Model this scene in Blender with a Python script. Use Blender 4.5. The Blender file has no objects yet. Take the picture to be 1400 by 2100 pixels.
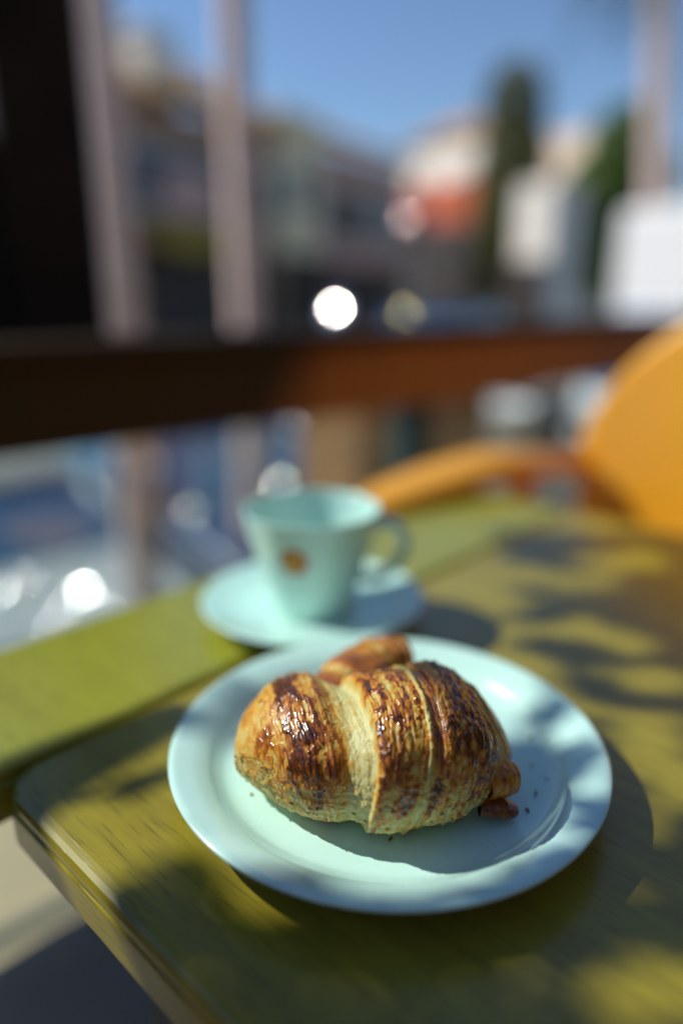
import bpy, bmesh, math, random
import numpy as np
from mathutils import Vector, Matrix
random.seed(7)
rng = np.random.default_rng(7)
R = math.radians
SC = bpy.context.scene
COL = SC.collection

# ------------------------------------------------------------------ camera
CAM = Vector((0, 0, 0.97)); PITCH = R(17.0); FPX = 1465.0       # focal length in photo pixels (photo 1400 x 2100)
cd = bpy.data.cameras.new('camera'); cam = bpy.data.objects.new('camera', cd); COL.objects.link(cam)
cam.location = CAM; cam.rotation_euler = (R(90) - PITCH, 0, 0)
cd.sensor_fit = 'HORIZONTAL'; cd.sensor_width = 24.0; cd.lens = 24.0 * FPX / 1400
cd.clip_start = 0.02; cd.clip_end = 3000
cd.dof.use_dof = True; cd.dof.focus_distance = 0.290; cd.dof.aperture_fstop = 1.29
SC.camera = cam
# ------------------------------------------------------------------ light
SUNDIR = Vector((-0.70, 0.19, 0.68)).normalized()                # towards the sun
SEL = math.asin(SUNDIR.z); SAZ = math.atan2(SUNDIR.x, SUNDIR.y)
W = bpy.data.worlds.new('World'); SC.world = W; W.use_nodes = True
wn = W.node_tree.nodes; wl = W.node_tree.links
bg = wn['Background']; sky = wn.new('ShaderNodeTexSky'); sky.sky_type = 'NISHITA'
sky.sun_disc = False; sky.sun_elevation = SEL; sky.sun_rotation = SAZ % (2 * math.pi)
sky.air_density = 1.0; sky.dust_density = 0.0; sky.ozone_density = 5.0
wl.new(sky.outputs[0], bg.inputs[0]); bg.inputs[1].default_value = 0.098
sd = bpy.data.lights.new('sun', 'SUN'); sd.energy = 4.8; sd.angle = R(0.53); sd.color = (1.0, 0.95, 0.86)
sun = bpy.data.objects.new('sun', sd); COL.objects.link(sun)
sun.rotation_euler = SUNDIR.to_track_quat('Z', 'Y').to_euler(); sun.location = (-4, 1, 5)
SC.view_settings.view_transform = 'Standard'; SC.view_settings.look = 'None'
SC.view_settings.exposure = 0.36; SC.view_settings.gamma = 1.0; SC.view_settings.use_curve_mapping = False
SC.cycles.use_denoising = True
SC.cycles.max_bounces = 8; SC.cycles.transparent_max_bounces = 12

# ------------------------------------------------------------------ pixel <-> place
cp, sp = math.cos(PITCH), math.sin(PITCH)
def ray(px, py):
    x = (px - 700) / FPX; v = (py - 1050) / FPX
    return Vector((x, cp - v * sp, -(sp + v * cp)))
def onz(px, py, z):
    d = ray(px, py); return CAM + d * ((z - CAM.z) / d.z)
def at(px, py, Y):
    d = ray(px, py); return CAM + d * (Y / d.y)
def proj(p):
    q = Vector(p) - CAM
    dep = q.y * cp - q.z * sp
    return 700 + FPX * q.x / dep, 1050 - FPX * (q.y * sp + q.z * cp) / dep
def frame(az):
    a = R(az); return Vector((math.sin(a), math.cos(a), 0)), Vector((-math.cos(a), math.sin(a), 0))
def onplane(px, py, az, n):                                      # ray meets the vertical plane at distance n along the frame's normal
    u, nn = frame(az); d = ray(px, py); t = n / d.dot(nn)
    p = CAM + d * t; return p.dot(u), p.z

# ------------------------------------------------------------------ materials
def mat(name, col, rough=0.6, metal=0.0, var=0.15, scale=8.0, bump=0.0, bscale=60.0, coat=0.0, coatr=0.1, sss=0.0, spec=0.5, stretch=None):
    m = bpy.data.materials.new(name); m.use_nodes = True
    n, l = m.node_tree.nodes, m.node_tree.links; b = n['Principled BSDF']
    b.inputs['Roughness'].default_value = rough; b.inputs['Metallic'].default_value = metal
    b.inputs['Specular IOR Level'].default_value = spec
    b.inputs['Coat Weight'].default_value = coat; b.inputs['Coat Roughness'].default_value = coatr
    tc = n.new('ShaderNodeTexCoord'); mp = n.new('ShaderNodeMapping'); l.new(tc.outputs['Object'], mp.inputs[0])
    if stretch: mp.inputs['Scale'].default_value = stretch
    nz = n.new('ShaderNodeTexNoise'); nz.inputs['Scale'].default_value = scale; nz.inputs['Detail'].default_value = 5
    l.new(mp.outputs[0], nz.inputs['Vector'])
    rp = n.new('ShaderNodeValToRGB'); rp.color_ramp.elements[0].position = 0.3; rp.color_ramp.elements[1].position = 0.7
    rp.color_ramp.elements[0].color = (*[c * (1 - var) for c in col], 1)
    rp.color_ramp.elements[1].color = (*[min(1, c * (1 + var)) for c in col], 1)
    l.new(nz.outputs[0], rp.inputs[0]); l.new(rp.outputs[0], b.inputs['Base Color'])
    if sss:
        b.inputs['Subsurface Weight'].default_value = sss; b.inputs['Subsurface Radius'].default_value = (0.6, 0.35, 0.15)
        b.inputs['Subsurface Scale'].default_value = 0.008
    if bump:
        nb = n.new('ShaderNodeTexNoise'); nb.inputs['Scale'].default_value = bscale; nb.inputs['Detail'].default_value = 6
        l.new(mp.outputs[0], nb.inputs['Vector'])
        bp = n.new('ShaderNodeBump'); bp.inputs['Strength'].default_value = bump; bp.inputs['Distance'].default_value = 0.002
        l.new(nb.outputs[0], bp.inputs['Height']); l.new(bp.outputs[0], b.inputs['Normal'])
    return m

def wood_mat(name, light, dark, pore=0.36, rough=0.34, coat=0.5):
    """varnished wood, grain along local Y: broad tone drift, fine streaks, short dark pores"""
    m = bpy.data.materials.new(name); m.use_nodes = True
    n, l = m.node_tree.nodes, m.node_tree.links; b = n['Principled BSDF']
    tc = n.new('ShaderNodeTexCoord')
    def noise(scale, s, detail=4):
        mp = n.new('ShaderNodeMapping'); mp.inputs['Scale'].default_value = s; l.new(tc.outputs['Object'], mp.inputs[0])
        z = n.new('ShaderNodeTexNoise'); z.inputs['Scale'].default_value = scale; z.inputs['Detail'].default_value = detail
        l.new(mp.outputs[0], z.inputs['Vector']); return z
    a = noise(9, (6, 0.5, 3)); c = noise(620, (1, 0.06, 1), 3); d = noise(40, (4, .3, 2), 5)
    r1 = n.new('ShaderNodeValToRGB'); r1.color_ramp.elements[0].position = 0.32; r1.color_ramp.elements[1].position = 0.68
    r1.color_ramp.elements[0].color = (*dark, 1); r1.color_ramp.elements[1].color = (*light, 1)
    mx = n.new('ShaderNodeMath'); mx.operation = 'MULTIPLY_ADD'; l.new(d.outputs[0], mx.inputs[0]); mx.inputs[1].default_value = 0.5
    sub = n.new('ShaderNodeMath'); sub.operation = 'MULTIPLY'; l.new(a.outputs[0], sub.inputs[0]); sub.inputs[1].default_value = 0.5
    l.new(sub.outputs[0], mx.inputs[2]); l.new(mx.outputs[0], r1.inputs[0])
    r2 = n.new('ShaderNodeValToRGB'); r2.color_ramp.elements[0].position = 0.33; r2.color_ramp.elements[1].position = 0.44
    r2.color_ramp.elements[0].color = (1 - pore,) * 3 + (1,); r2.color_ramp.elements[1].color = (1, 1, 1, 1)
    l.new(c.outputs[0], r2.inputs[0])
    mm = n.new('ShaderNodeMix'); mm.data_type = 'RGBA'; mm.blend_type = 'MULTIPLY'; mm.inputs[0].default_value = 1
    l.new(r1.outputs[0], mm.inputs[6]); l.new(r2.outputs[0], mm.inputs[7]); l.new(mm.outputs[2], b.inputs['Base Color'])
    b.inputs['Roughness'].default_value = rough; b.inputs['Coat Weight'].default_value = coat; b.inputs['Coat Roughness'].default_value = 0.22
    bp = n.new('ShaderNodeBump'); bp.inputs['Strength'].default_value = 0.25; bp.inputs['Distance'].default_value = 0.0006
    l.new(r2.outputs[0], bp.inputs['Height']); l.new(bp.outputs[0], b.inputs['Normal'])
    return m

def pane_mat(name, tint=(0.9, 0.95, 0.95), refl=0.08):
    m = bpy.data.materials.new(name); m.use_nodes = True
    n, l = m.node_tree.nodes, m.node_tree.links; n.remove(n['Principled BSDF'])
    t = n.new('ShaderNodeBsdfTransparent'); t.inputs[0].default_value = (*tint, 1)
    g = n.new('ShaderNodeBsdfGlossy'); g.inputs['Roughness'].default_value = 0.02
    nz = n.new('ShaderNodeTexNoise'); nz.inputs['Scale'].default_value = 3
    mr = n.new('ShaderNodeMapRange'); mr.inputs[3].default_value = refl * 0.7; mr.inputs[4].default_value = refl * 1.3
    l.new(nz.outputs[0], mr.inputs[0])
    x = n.new('ShaderNodeMixShader'); l.new(mr.outputs[0], x.inputs[0]); l.new(t.outputs[0], x.inputs[1]); l.new(g.outputs[0], x.inputs[2])
    l.new(x.outputs[0], n['Material Output'].inputs[0]); return m

M = {}
M['ceramic'] = mat('glazed_ceramic', (0.62, 0.88, 0.80), 0.18, var=0.02, coat=0.5, coatr=0.06, scale=30)
def wear(m, lo, hi, scale):
    n, l = m.node_tree.nodes, m.node_tree.links; b = n['Principled BSDF']; tc = n.new('ShaderNodeTexCoord')
    z = n.new('ShaderNodeTexNoise'); z.inputs['Scale'].default_value = scale; z.inputs['Detail'].default_value = 7; z.inputs['Distortion'].default_value = 1.5; l.new(tc.outputs['Object'], z.inputs['Vector'])
    mr = n.new('ShaderNodeMapRange'); mr.inputs[1].default_value = .35; mr.inputs[2].default_value = .7; mr.inputs[3].default_value = lo; mr.inputs[4].default_value = hi; l.new(z.outputs[0], mr.inputs[0]); l.new(mr.outputs[0], b.inputs['Roughness']); l.new(mr.outputs[0], b.inputs['Coat Roughness'])
wear(M['ceramic'], .06, .30, 45)
M['table'] = wood_mat('table_varnished_wood', (0.38, 0.295, 0.023), (0.24, 0.175, 0.013))
M['ledge'] = wood_mat('ledge_varnished_wood', (0.335, 0.325, 0.027), (0.265, 0.25, 0.020), pore=0.3)
M['darkmetal'] = mat('dark_painted_metal', (0.03, 0.03, 0.035), 0.45)
M['rail'] = mat('rail_stained_wood', (0.045, 0.024, 0.010), 0.6, var=0.35, scale=6, stretch=(0.6, 8, 8), spec=.2)
def rail_bounce_mat():  # orange bounce light painted into the beam colour along its length
    m = mat('rail_painted_bounce', (.2, .05, .01), .5, spec=.25, var=.3, scale=2.2, stretch=(1, 3, 3)); n, l = m.node_tree.nodes, m.node_tree.links; b = n['Principled BSDF']
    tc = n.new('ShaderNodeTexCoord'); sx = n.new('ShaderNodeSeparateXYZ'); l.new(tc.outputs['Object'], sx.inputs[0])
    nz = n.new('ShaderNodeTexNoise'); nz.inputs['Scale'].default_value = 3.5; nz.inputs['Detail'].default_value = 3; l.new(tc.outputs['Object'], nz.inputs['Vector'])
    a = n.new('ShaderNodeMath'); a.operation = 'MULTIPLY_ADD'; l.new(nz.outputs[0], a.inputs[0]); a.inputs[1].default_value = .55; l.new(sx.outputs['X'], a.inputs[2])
    mr = n.new('ShaderNodeMapRange'); mr.inputs[1].default_value = BOUNCE0; mr.inputs[2].default_value = BOUNCE0 + 2.0; l.new(a.outputs[0], mr.inputs[0])
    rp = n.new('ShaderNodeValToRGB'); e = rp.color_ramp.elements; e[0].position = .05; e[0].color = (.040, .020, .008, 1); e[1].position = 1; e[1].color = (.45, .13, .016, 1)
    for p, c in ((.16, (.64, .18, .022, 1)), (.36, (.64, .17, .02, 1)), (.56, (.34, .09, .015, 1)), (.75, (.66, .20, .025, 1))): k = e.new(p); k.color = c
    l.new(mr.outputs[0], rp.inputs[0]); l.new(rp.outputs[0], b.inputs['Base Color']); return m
BOUNCE0 = onplane(560, 800, 50.0, 1.0)[0] + .20
M['rail_bounce'] = rail_bounce_mat()
M['teal'] = mat('dark_teal_post_paint', (.012, .04, .045), .5)
M['darkframe'] = mat('dark_stained_frame', (0.020, 0.013, 0.010), 0.7, var=0.4, spec=.2)
M['panel'] = mat('dark_panel_board', (0.014, 0.019, 0.018), 0.6, var=0.3, spec=.3)
M['pane'] = pane_mat('clear_window_glass')
M['chair'] = mat('orange_moulded_plastic', (0.92, 0.385, 0.018), 0.30, var=0.05, coat=0.2, sss=0.0)
M['darkseat'] = mat('navy_seat_plastic', (0.010, 0.013, 0.022), 0.45, var=0.2, spec=.2)
M['logo_red'] = mat('printed_red', (0.60, 0.08, 0.02), 0.3, var=0.1)
M['logo_gold'] = mat('printed_gold', (0.60, 0.36, 0.02), 0.3, var=0.1)
M['coffee'] = mat('black_coffee', (0.02, 0.009, 0.004), 0.1, var=0.1)
M['crumb'] = mat('pastry_crumb', (0.30, 0.13, 0.03), 0.6, var=0.5, scale=300)
M['floor'] = mat('beige_terrace_stone', (0.37, 0.30, 0.18), 0.7, var=0.12, scale=3, bump=0.3)
M['asphalt'] = mat('asphalt', (0.05, 0.048, 0.05), 0.85, var=0.2, scale=4, bump=0.4)
M['paving'] = mat('street_paving', (0.20, 0.18, 0.17), 0.8, var=0.2, scale=2, bump=0.3)
M['ground'] = mat('far_ground', (0.12, 0.11, 0.08), 0.9, var=0.3, scale=0.1)
M['paint'] = mat('road_paint', (0.7, 0.7, 0.68), 0.6)
M['rubber'] = mat('tyre_rubber', (0.02, 0.02, 0.02), 0.8)
M['chrome'] = mat('polished_chrome', (0.85, 0.84, 0.86), 0.10, metal=1, var=0.03)
M['gold_chrome'] = mat('amber_glint_metal', (0.75, 0.62, 0.25), 0.09, metal=1, var=0.05)
M['carglass'] = mat('tinted_car_glass', (0.05, 0.15, 0.28), 0.05, var=0.1, spec=0.8, coat=0.5, coatr=0.03)
M['trunk'] = mat('palm_bark', (0.70, 0.53, 0.47), 0.85, var=0.3, scale=9, stretch=(1, 1, 5), bump=0.8, bscale=30)
M['bark'] = mat('tree_bark', (0.10, 0.07, 0.05), 0.9, var=0.3, bump=0.8)
M['palmleaf'] = mat('palm_frond', (0.06, 0.09, 0.05), 0.5, var=0.3)
M['leaf'] = mat('broad_leaf', (0.13, 0.21, 0.03), 0.5, var=0.4, scale=3)
M['cypress'] = mat('cypress_foliage', (0.15, 0.15, 0.045), 0.7, var=0.5, scale=2)
M['terracotta'] = mat('khaki_roof_tile', (0.30, 0.165, 0.055), 0.8, var=0.25, scale=3)
M['glass_dark'] = mat('house_window_glass', (0.03, 0.035, 0.045), 0.08, var=0.2)
M['white'] = mat('white_paint', (0.78, 0.78, 0.78), 0.5, var=0.04)
M['grey'] = mat('grey_metal', (0.25, 0.26, 0.28), 0.4)

# ------------------------------------------------------------------ object helpers
def thing(name, label, cat, loc=(0, 0, 0), rotz=0.0, group=None):
    o = bpy.data.objects.new(name, None); o.empty_display_size = 0.1; COL.objects.link(o)
    o.location = loc; o.rotation_euler = (0, 0, rotz); o['label'] = label; o['category'] = cat
    if group: o['group'] = group
    return o
def obj(name, bm, m, parent=None, smooth=False, bevel=0.0, seg=2, kind=None):
    me = bpy.data.meshes.new(name)
    if isinstance(bm, bmesh.types.BMesh):
        bmesh.ops.recalc_face_normals(bm, faces=bm.faces[:]) if len(bm.faces) < 60000 else None
        bm.to_mesh(me); bm.free()
    else: me = bm
    if not me.materials: me.materials.append(m)
    o = bpy.data.objects.new(name, me); COL.objects.link(o)
    if parent: o.parent = parent
    if smooth:
        me.polygons.foreach_set('use_smooth', [True] * len(me.polygons))
    if bevel:
        b = o.modifiers.new('bevel', 'BEVEL'); b.width = bevel; b.segments = seg; b.limit_method = 'ANGLE'
    if kind: o['kind'] = kind
    return o
def struct(name, bm, m): return obj(name, bm, m, kind='structure')
def copy_tree(o, parent=None):
    c = o.copy(); COL.objects.link(c)
    if parent: c.parent = parent
    for ch in list(o.children): copy_tree(ch, c)
    return c
def box(bm, x0, x1, y0, y1, z0, z1, mtx=None):
    vs = [bm.verts.new(v) for v in ((x0,y0,z0),(x1,y0,z0),(x1,y1,z0),(x0,y1,z0),(x0,y0,z1),(x1,y0,z1),(x1,y1,z1),(x0,y1,z1))]
    for f in ((0,3,2,1),(4,5,6,7),(0,1,5,4),(1,2,6,5),(2,3,7,6),(3,0,4,7)): bm.faces.new([vs[i] for i in f])
    if mtx: bmesh.ops.transform(bm, matrix=mtx, verts=vs)
    return vs
def B(*a):
    bm = bmesh.new(); box(bm, *a); return bm
def tube(bm, pts, rad, n=10, cap=True, squash=None):
    pts = [Vector(p) for p in pts]; rings = []
    rad = rad if isinstance(rad, (list, tuple)) else [rad] * len(pts)
    for i, p in enumerate(pts):
        t = (pts[min(i + 1, len(pts) - 1)] - pts[max(i - 1, 0)]).normalized()
        ref = Vector((0, 0, 1)) if abs(t.z) < 0.9 else Vector((1, 0, 0))
        a = t.cross(ref).normalized(); b = a.cross(t).normalized()
        rx, rz = (rad[i], rad[i]) if not squash else (rad[i] * squash[0], rad[i] * squash[1])
        rings.append([bm.verts.new(p + a * rx * math.cos(2*math.pi*k/n) + b * rz * math.sin(2*math.pi*k/n)) for k in range(n)])
    for r0, r1 in zip(rings, rings[1:]):
        for k in range(n): bm.faces.new((r0[k], r0[(k+1) % n], r1[(k+1) % n], r1[k]))
    if cap:
        bm.faces.new(list(reversed(rings[0]))); bm.faces.new(rings[-1])
    return rings
def T(*a, **k):
    bm = bmesh.new(); tube(bm, *a, **k); return bm
def lathe(prof, n=96):
    bm = bmesh.new(); rings = []
    for r, z in prof:
        if r < 1e-6: rings.append([bm.verts.new((0, 0, z))])
        else: rings.append([bm.verts.new((r*math.cos(2*math.pi*k/n), r*math.sin(2*math.pi*k/n), z)) for k in range(n)])
    for a, b in zip(rings, rings[1:]):
        for k in range(n):
            k2 = (k+1) % n
            if len(a) == 1 and len(b) == 1: continue
            if len(a) == 1: bm.faces.new((a[0], b[k2], b[k]))
            elif len(b) == 1: bm.faces.new((a[k], a[k2], b[0]))
            else: bm.faces.new((a[k], a[k2], b[k2], b[k]))
    return bm
def smooth_prof(p, n=6):
    out = []
    P = [p[0]] + list(p) + [p[-1]]
    for i in range(1, len(P) - 2):
        for k in range(n):
            t = k / n
            out.append(tuple(0.5*((2*P[i][j]) + (-P[i-1][j]+P[i+1][j])*t + (2*P[i-1][j]-5*P[i][j]+4*P[i+1][j]-P[i+2][j])*t*t + (-P[i-1][j]+3*P[i][j]-3*P[i+1][j]+P[i+2][j])*t**3) for j in range(2)))
    out.append(tuple(p[-1])); return [(max(0, a), b) for a, b in out]
def dome(name, pos, nrm, rad, dia, m, parent):
    """small convex polished cap (added to throw a sun glint) facing nrm"""
    bm = bmesh.new(); n = 20; k = 6; amax = math.asin(min(0.95, dia / 2 / rad)); q = Vector(nrm).to_track_quat('Z', 'Y'); rings = []
    for i in range(k + 1):
        a = amax * i / k
        rings.append([bm.verts.new(Vector(pos) + q @ Vector((rad*math.sin(a)*math.cos(2*math.pi*j/n), rad*math.sin(a)*math.sin(2*math.pi*j/n), rad*(math.cos(a)-1)))) for j in range(n if i else 1)])
    for j in range(n): bm.faces.new((rings[0][0], rings[1][j], rings[1][(j+1) % n]))
    for a, b in zip(rings[1:], rings[2:]):
        for j in range(n): bm.faces.new((a[j], b[j], b[(j+1) % n], a[(j+1) % n]))
    back = bm.verts.new(Vector(pos) + q @ Vector((0, 0, -dia * 0.6)))
    for j in range(n): bm.faces.new((rings[-1][j], back, rings[-1][(j+1) % n]))
    return obj(name, bm, m, parent, smooth=True)
def inv(o, p):                                                    # world point in a top-level thing's own frame
    return Matrix.Rotation(-o.rotation_euler.z, 3, 'Z') @ (Vector(p) - o.location)

# ------------------------------------------------------------------ large structure
TAZ, RAZ, HAZ = 43.0, 50.0, 35.0                                  # table, railing and street bearings
tu, tn = frame(TAZ); ru, rn = frame(RAZ); hu, hn = frame(HAZ)
SZ = -1.40                                                        # street level below the terrace
def slab(name, az, s0, s1, n0, n1, z0, z1, m):
    u, n = frame(az); bm = bmesh.new()
    vs = box(bm, s0, s1, n0, n1, z0, z1)
    for v in vs: v.co = u * v.co.x + n * v.co.y + Vector((0, 0, v.co.z))
    return struct(name, bm, m)
bm = bmesh.new(); vs = [bm.verts.new(p) for p in ((-900,-900,SZ-0.05),(900,-900,SZ-0.05),(900,900,SZ-0.05),(-900,900,SZ-0.05))]; bm.faces.new(vs)
struct('ground', bm, M['ground'])
slab('terrace_floor', RAZ, -6, 9, -6, 1.50, SZ - 0.04, 0, M['floor'])
slab('road', HAZ, -40, 90, 1.6, 10.6, SZ - 0.1, SZ, M['asphalt'])
slab('pavement', HAZ, -40, 90, 10.6, 13.4, SZ - 0.1, SZ + 0.12, M['paving'])
slab('road_marking', HAZ, -40, 90, 6.0, 6.12, SZ - 0.05, SZ + 0.004, M['paint'])
# terrace tiles
tl = []
base_me = None
for i in range(-4, 2):
    for j in range(-3, 2):
        if base_me is None:
            o = obj('floor_tile', B(-0.244, 0.244, -0.244, 0.244, 0, 0.012), M['floor'], bpy.data.objects['terrace_floor'], bevel=0.003); base_me = o.data
        else:
            o = obj('floor_tile', base_me, None, bpy.data.objects['terrace_floor'])
        p = ru * (i * 0.5 + 0.1) + rn * (j * 0.5 + 0.55)
        o.location = (p.x, p.y, 0.001); o.rotation_euler = (0, 0, R(90 - RAZ))

# ------------------------------------------------------------------ railing and glazed screen
RN = 1.0
rail = thing('railing', 'dark brown wooden railing with thick beam and glass below along terrace edge', 'railing', rn * RN, R(90 - RAZ))
obj('top_board', B(-0.62, 4.2, -0.055, 0.075, 0.885, 0.912), M['rail'], rail, bevel=0.006)
obj('beam', B(-0.62, 4.2, -0.035, 0.035, 0.765, 0.8845), M['rail_bounce'], rail, bevel=0.006)
obj('base_channel', B(-0.62, 4.2, -0.012, 0.012, 0.0, 0.02), M['teal'], rail)
pm = None
PX = onplane(842, 900, RAZ, RN)[0]
for s in (-0.58, PX, 2.9, 4.14):
    o = obj('post', pm or B(-0.03, 0.03, -0.03, 0.03, 0.0, 0.7645), M['teal'], rail, bevel=0.004); pm = pm or o.data; o.location = (s, 0.0, 0)
for a, b in ((-0.54, PX - .04), (PX + .04, 2.86), (2.94, 4.10)):
    obj('glass_panel', B(a, b, -0.004, 0.004, 0.021, 0.762), M['pane'], rail)
SN = 1.30
s0, _ = onplane(166, 350, RAZ, SN)                                # right face of the dark stile
scr = thing('glazed_screen', 'nearly black window screen with tall stile and solid lower panel at left', 'window screen', rn * SN, R(90 - RAZ))
obj('stile', B(s0 - 0.15, s0, -0.06, 0.06, 0.80, 3.0), M['darkframe'], scr, bevel=0.004)
obj('lower_panel', B(-3.0, s0 - 0.152, -0.02, 0.02, 0.86, 1.165), M['panel'], scr)
obj('bottom_bar', B(-3.0, s0 - 0.152, -0.05, 0.05, 0.80, 0.858), M['darkframe'], scr)
obj('middle_bar', B(-3.0, s0 - 0.152, -0.035, 0.035, 1.167, 1.205), M['darkframe'], scr)
obj('glass_pane', B(-3.0, s0 - 0.152, -0.003, 0.003, 1.207, 3.0), M['pane'], scr)
obj('stile', B(-3.1, -3.002, -0.06, 0.06, 0.0, 3.0), M['darkframe'], scr)
obj('head_bar', B(-3.1, s0, -0.06, 0.06, 3.001, 3.08), M['darkframe'], scr)
# unseen wall and canopy added behind the camera to cut sky light
blocker = thing('sky_blocker', 'unseen dark brown wall with canopy, added to cut sky light on the table', 'light blocker', rn * -2.2, R(90 - RAZ))
obj('wall', B(-6, 9, -.2, 0, 0, 3.4), mat('sky_blocker_wall', (.10, .065, .04), .7, var=.3), blocker)
obj('blocker_canopy', B(-6, 9, 0.002, 1.0, 2.55, 2.65), mat('sky_blocker_canopy', (.12, .08, .05), .8, var=.2), blocker)

# ------------------------------------------------------------------ houses across the street
def house(label, px0, px1, ytop, wall, n=13.4, depth=7.0, roofy=None, rows=(), roof=None, az=HAZ, extra=None, name='terraced_house', zb=SZ):
    u, nn = frame(az)
    s0_, _ = onplane(px0, ytop, az, n); s1_, _ = onplane(px1, ytop, az, n)
    _, ze = onplane(px0 * .5 + px1 * .5, ytop, az, n)
    L = s1_ - s0_; o = u * s0_ + nn * n
    h = thing(name, label, 'house', (o.x, o.y, zb), R(90 - az)); H = ze - zb
    wa = obj('wall', B(0, L, 0, depth, 0, H), wall, h)
    # windows: rows of (zfrac0, zfrac1, count, material key)
    for z0, z1, cnt, w in rows:
        gap = L / cnt
        for k in range(cnt):
            xc = gap * (k + 0.5)
            fr = obj('window', B(xc - w/2 - .07, xc + w/2 + .07, -0.06, -0.002, H*z0 - .07, H*z1 + .07), M['white'] if extra != 'dark' else M['darkmetal'], h)
            obj('pane', B(xc - w/2, xc + w/2, -0.075, -0.062, H*z0, H*z1), M['glass_dark'], fr)
    if roof:
        rise = roof; bm = bmesh.new(); ov = 0.4
        P = [(-.1, -ov, H + .01), (L+.1, -ov, H + .01), (L+.1, depth/2, H + rise), (-.1, depth/2, H + rise), (-.1, depth+ov, H + .01), (L+.1, depth+ov, H + .01)]
        V = [bm.verts.new(p) for p in P] + [bm.verts.new((p[0], p[1], p[2] + .16)) for p in P]
        for f in ((0,1,2,3),(3,2,5,4),(6,9,8,7),(9,10,11,8),(0,6,7,1),(4,5,11,10),(0,3,9,6),(3,4,10,9),(1,7,8,2),(2,8,11,5)): bm.faces.new([V[i] for i in f])
        rf = obj('roof', bm, M['terracotta'], h)
        for k in range(14):                                        # rows of tiles as raised courses
            pass
        bm = bmesh.new()
        for k in range(int(L / 0.35)):
            x = k * 0.35 + .1
            tube(bm, [(x, -ov, H + .19), (x, depth/2, H + rise + .18)], 0.07, n=6)
        obj('tile_rows', bm, M['terracotta'], rf, kind='stuff')
    else:
        obj('parapet', B(-.05, L + .05, -.08, .15, H + .002, H + .25), wall, h)
    return h, L, H
mauve = mat('mauve_grey_plaster', (0.36, 0.215, 0.14), 0.9, scale=0.8)
cream = mat('cream_plaster', (0.82, 0.70, 0.46), 0.9, scale=0.8)
pinkp = mat('pink_plaster', (0.58, 0.37, 0.33), 0.9, scale=0.8)
whitep = mat('white_plaster', (0.85, 0.79, 0.70), 0.9, scale=0.8)
redp = mat('terracotta_plaster', (0.55, 0.12, 0.05), 0.9, scale=0.8)
beigep = mat('beige_plaster', (0.80, 0.65, 0.50), 0.9, scale=0.8)
oliveaw = mat('ochre_canvas', (0.36, 0.24, 0.03), 0.8, scale=2)
shopdark = mat('dark_shopfront', (0.030, 0.022, 0.020), 0.6)

hA, LA, HA = house('long brown house with tiled roof and ochre shop awning across the street', 238, 555, 236, mauve, rows=((.66, .86, 6, 0.9),), roof=2.2)
obj('shopfront', B(0.3, LA - .3, -0.12, -0.003, 0.05, HA * .53), shopdark, hA)
obj('sign_band', B(LA * .2, LA * 0.55, -0.20, -0.003, HA * .64, HA * .80), pinkp, hA)
xa0 = onplane(285, 450, HAZ, 13.4)[0] - onplane(238, 236, HAZ, 13.4)[0]; xa1 = onplane(450, 450, HAZ, 13.4)[0] - onplane(238, 236, HAZ, 13.4)[0]
bm = bmesh.new(); V = [bm.verts.new(p) for p in ((xa0,-.13,HA*.63),(xa1,-.13,HA*.63),(xa1,-1.0,HA*.55),(xa0,-1.0,HA*.55),(xa1,-1.0,HA*.51),(xa0,-1.0,HA*.51),(xa0,-.13,HA*.62),(xa1,-.13,HA*.62))]
for f in ((0,1,2,3),(3,2,4,5),(5,4,7,6),(0,3,5,6),(1,7,4,2)): bm.faces.new([V[i] for i in f])
obj('awning', bm, oliveaw, hA)
cb = bmesh.new(); cx = onplane(300, 150, HAZ, 14.5)[0] - onplane(238, 236, HAZ, 13.4)[0]
box(cb, cx-.5, cx+.5, .6, 1.7, HA+.2, HA+1.6); box(cb, cx-.57, cx+.57, .53, 1.77, HA+1.61, HA+1.75)
obj('chimney', cb, whitep, hA)
hB, LB, HB = house('narrow cream house with flat top between two darker roofs', 562, 655, 250, cream, rows=((.68, .82, 1, .8),))
obj('shopfront', B(.1, LB - .1, -.3, -.003, .05, HB * .5), shopdark, hB)
hC, LC, HC = house('pinkish house with khaki roof at the right end of the row', 659, 835, 325, pinkp, rows=((.62, .84, 4, .9),), roof=1.5)
obj('shopfront', B(0.2, LC - .2, -0.12, -0.003, 0.05, HC * .5), shopdark, hC)
# houses at the end of the street
def end_house(label, px0, px1, ytop, Y, wall, roof=None, depth=6, rows=((.5, .75, 2, .9),)):
    a = at(px0, ytop, Y); b = at(px1, ytop, Y); tw = R(-50)
    h = thing('end_house', label, 'house', (a.x, Y, SZ), tw); L = (b.x - a.x) / (math.cos(tw) + .0) * 1.05; H = a.z - SZ
    obj('wall', B(0, L, 0, depth, 0, H), wall, h)
    for z0, z1, cnt, w in rows:
        for k in range(cnt):
            xc = L / cnt * (k + .5)
            fr = obj('window', B(xc - w/2 - .06, xc + w/2 + .06, -.06, -.002, H*z0 - .06, H*z1 + .06), M['white'], h)
            obj('pane', B(xc - w/2, xc + w/2, -.075, -.062, H*z0, H*z1), M['glass_dark'], fr)
    if roof:
        bm = bmesh.new(); V = [bm.verts.new(p) for p in ((-.3,-.3,H+.01),(L+.3,-.3,H+.01),(L+.3,depth+.3,H+.01),(-.3,depth+.3,H+.01),(L/2,depth/2,H+roof))]
        for f in ((0,1,4),(1,2,4),(2,3,4),(3,0,4),(3,2,1,0)): bm.faces.new([V[i] for i in f])
        obj('roof', bm, M['terracotta'] if roof < 3 else whitep, h)
    return h, L, H
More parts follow.
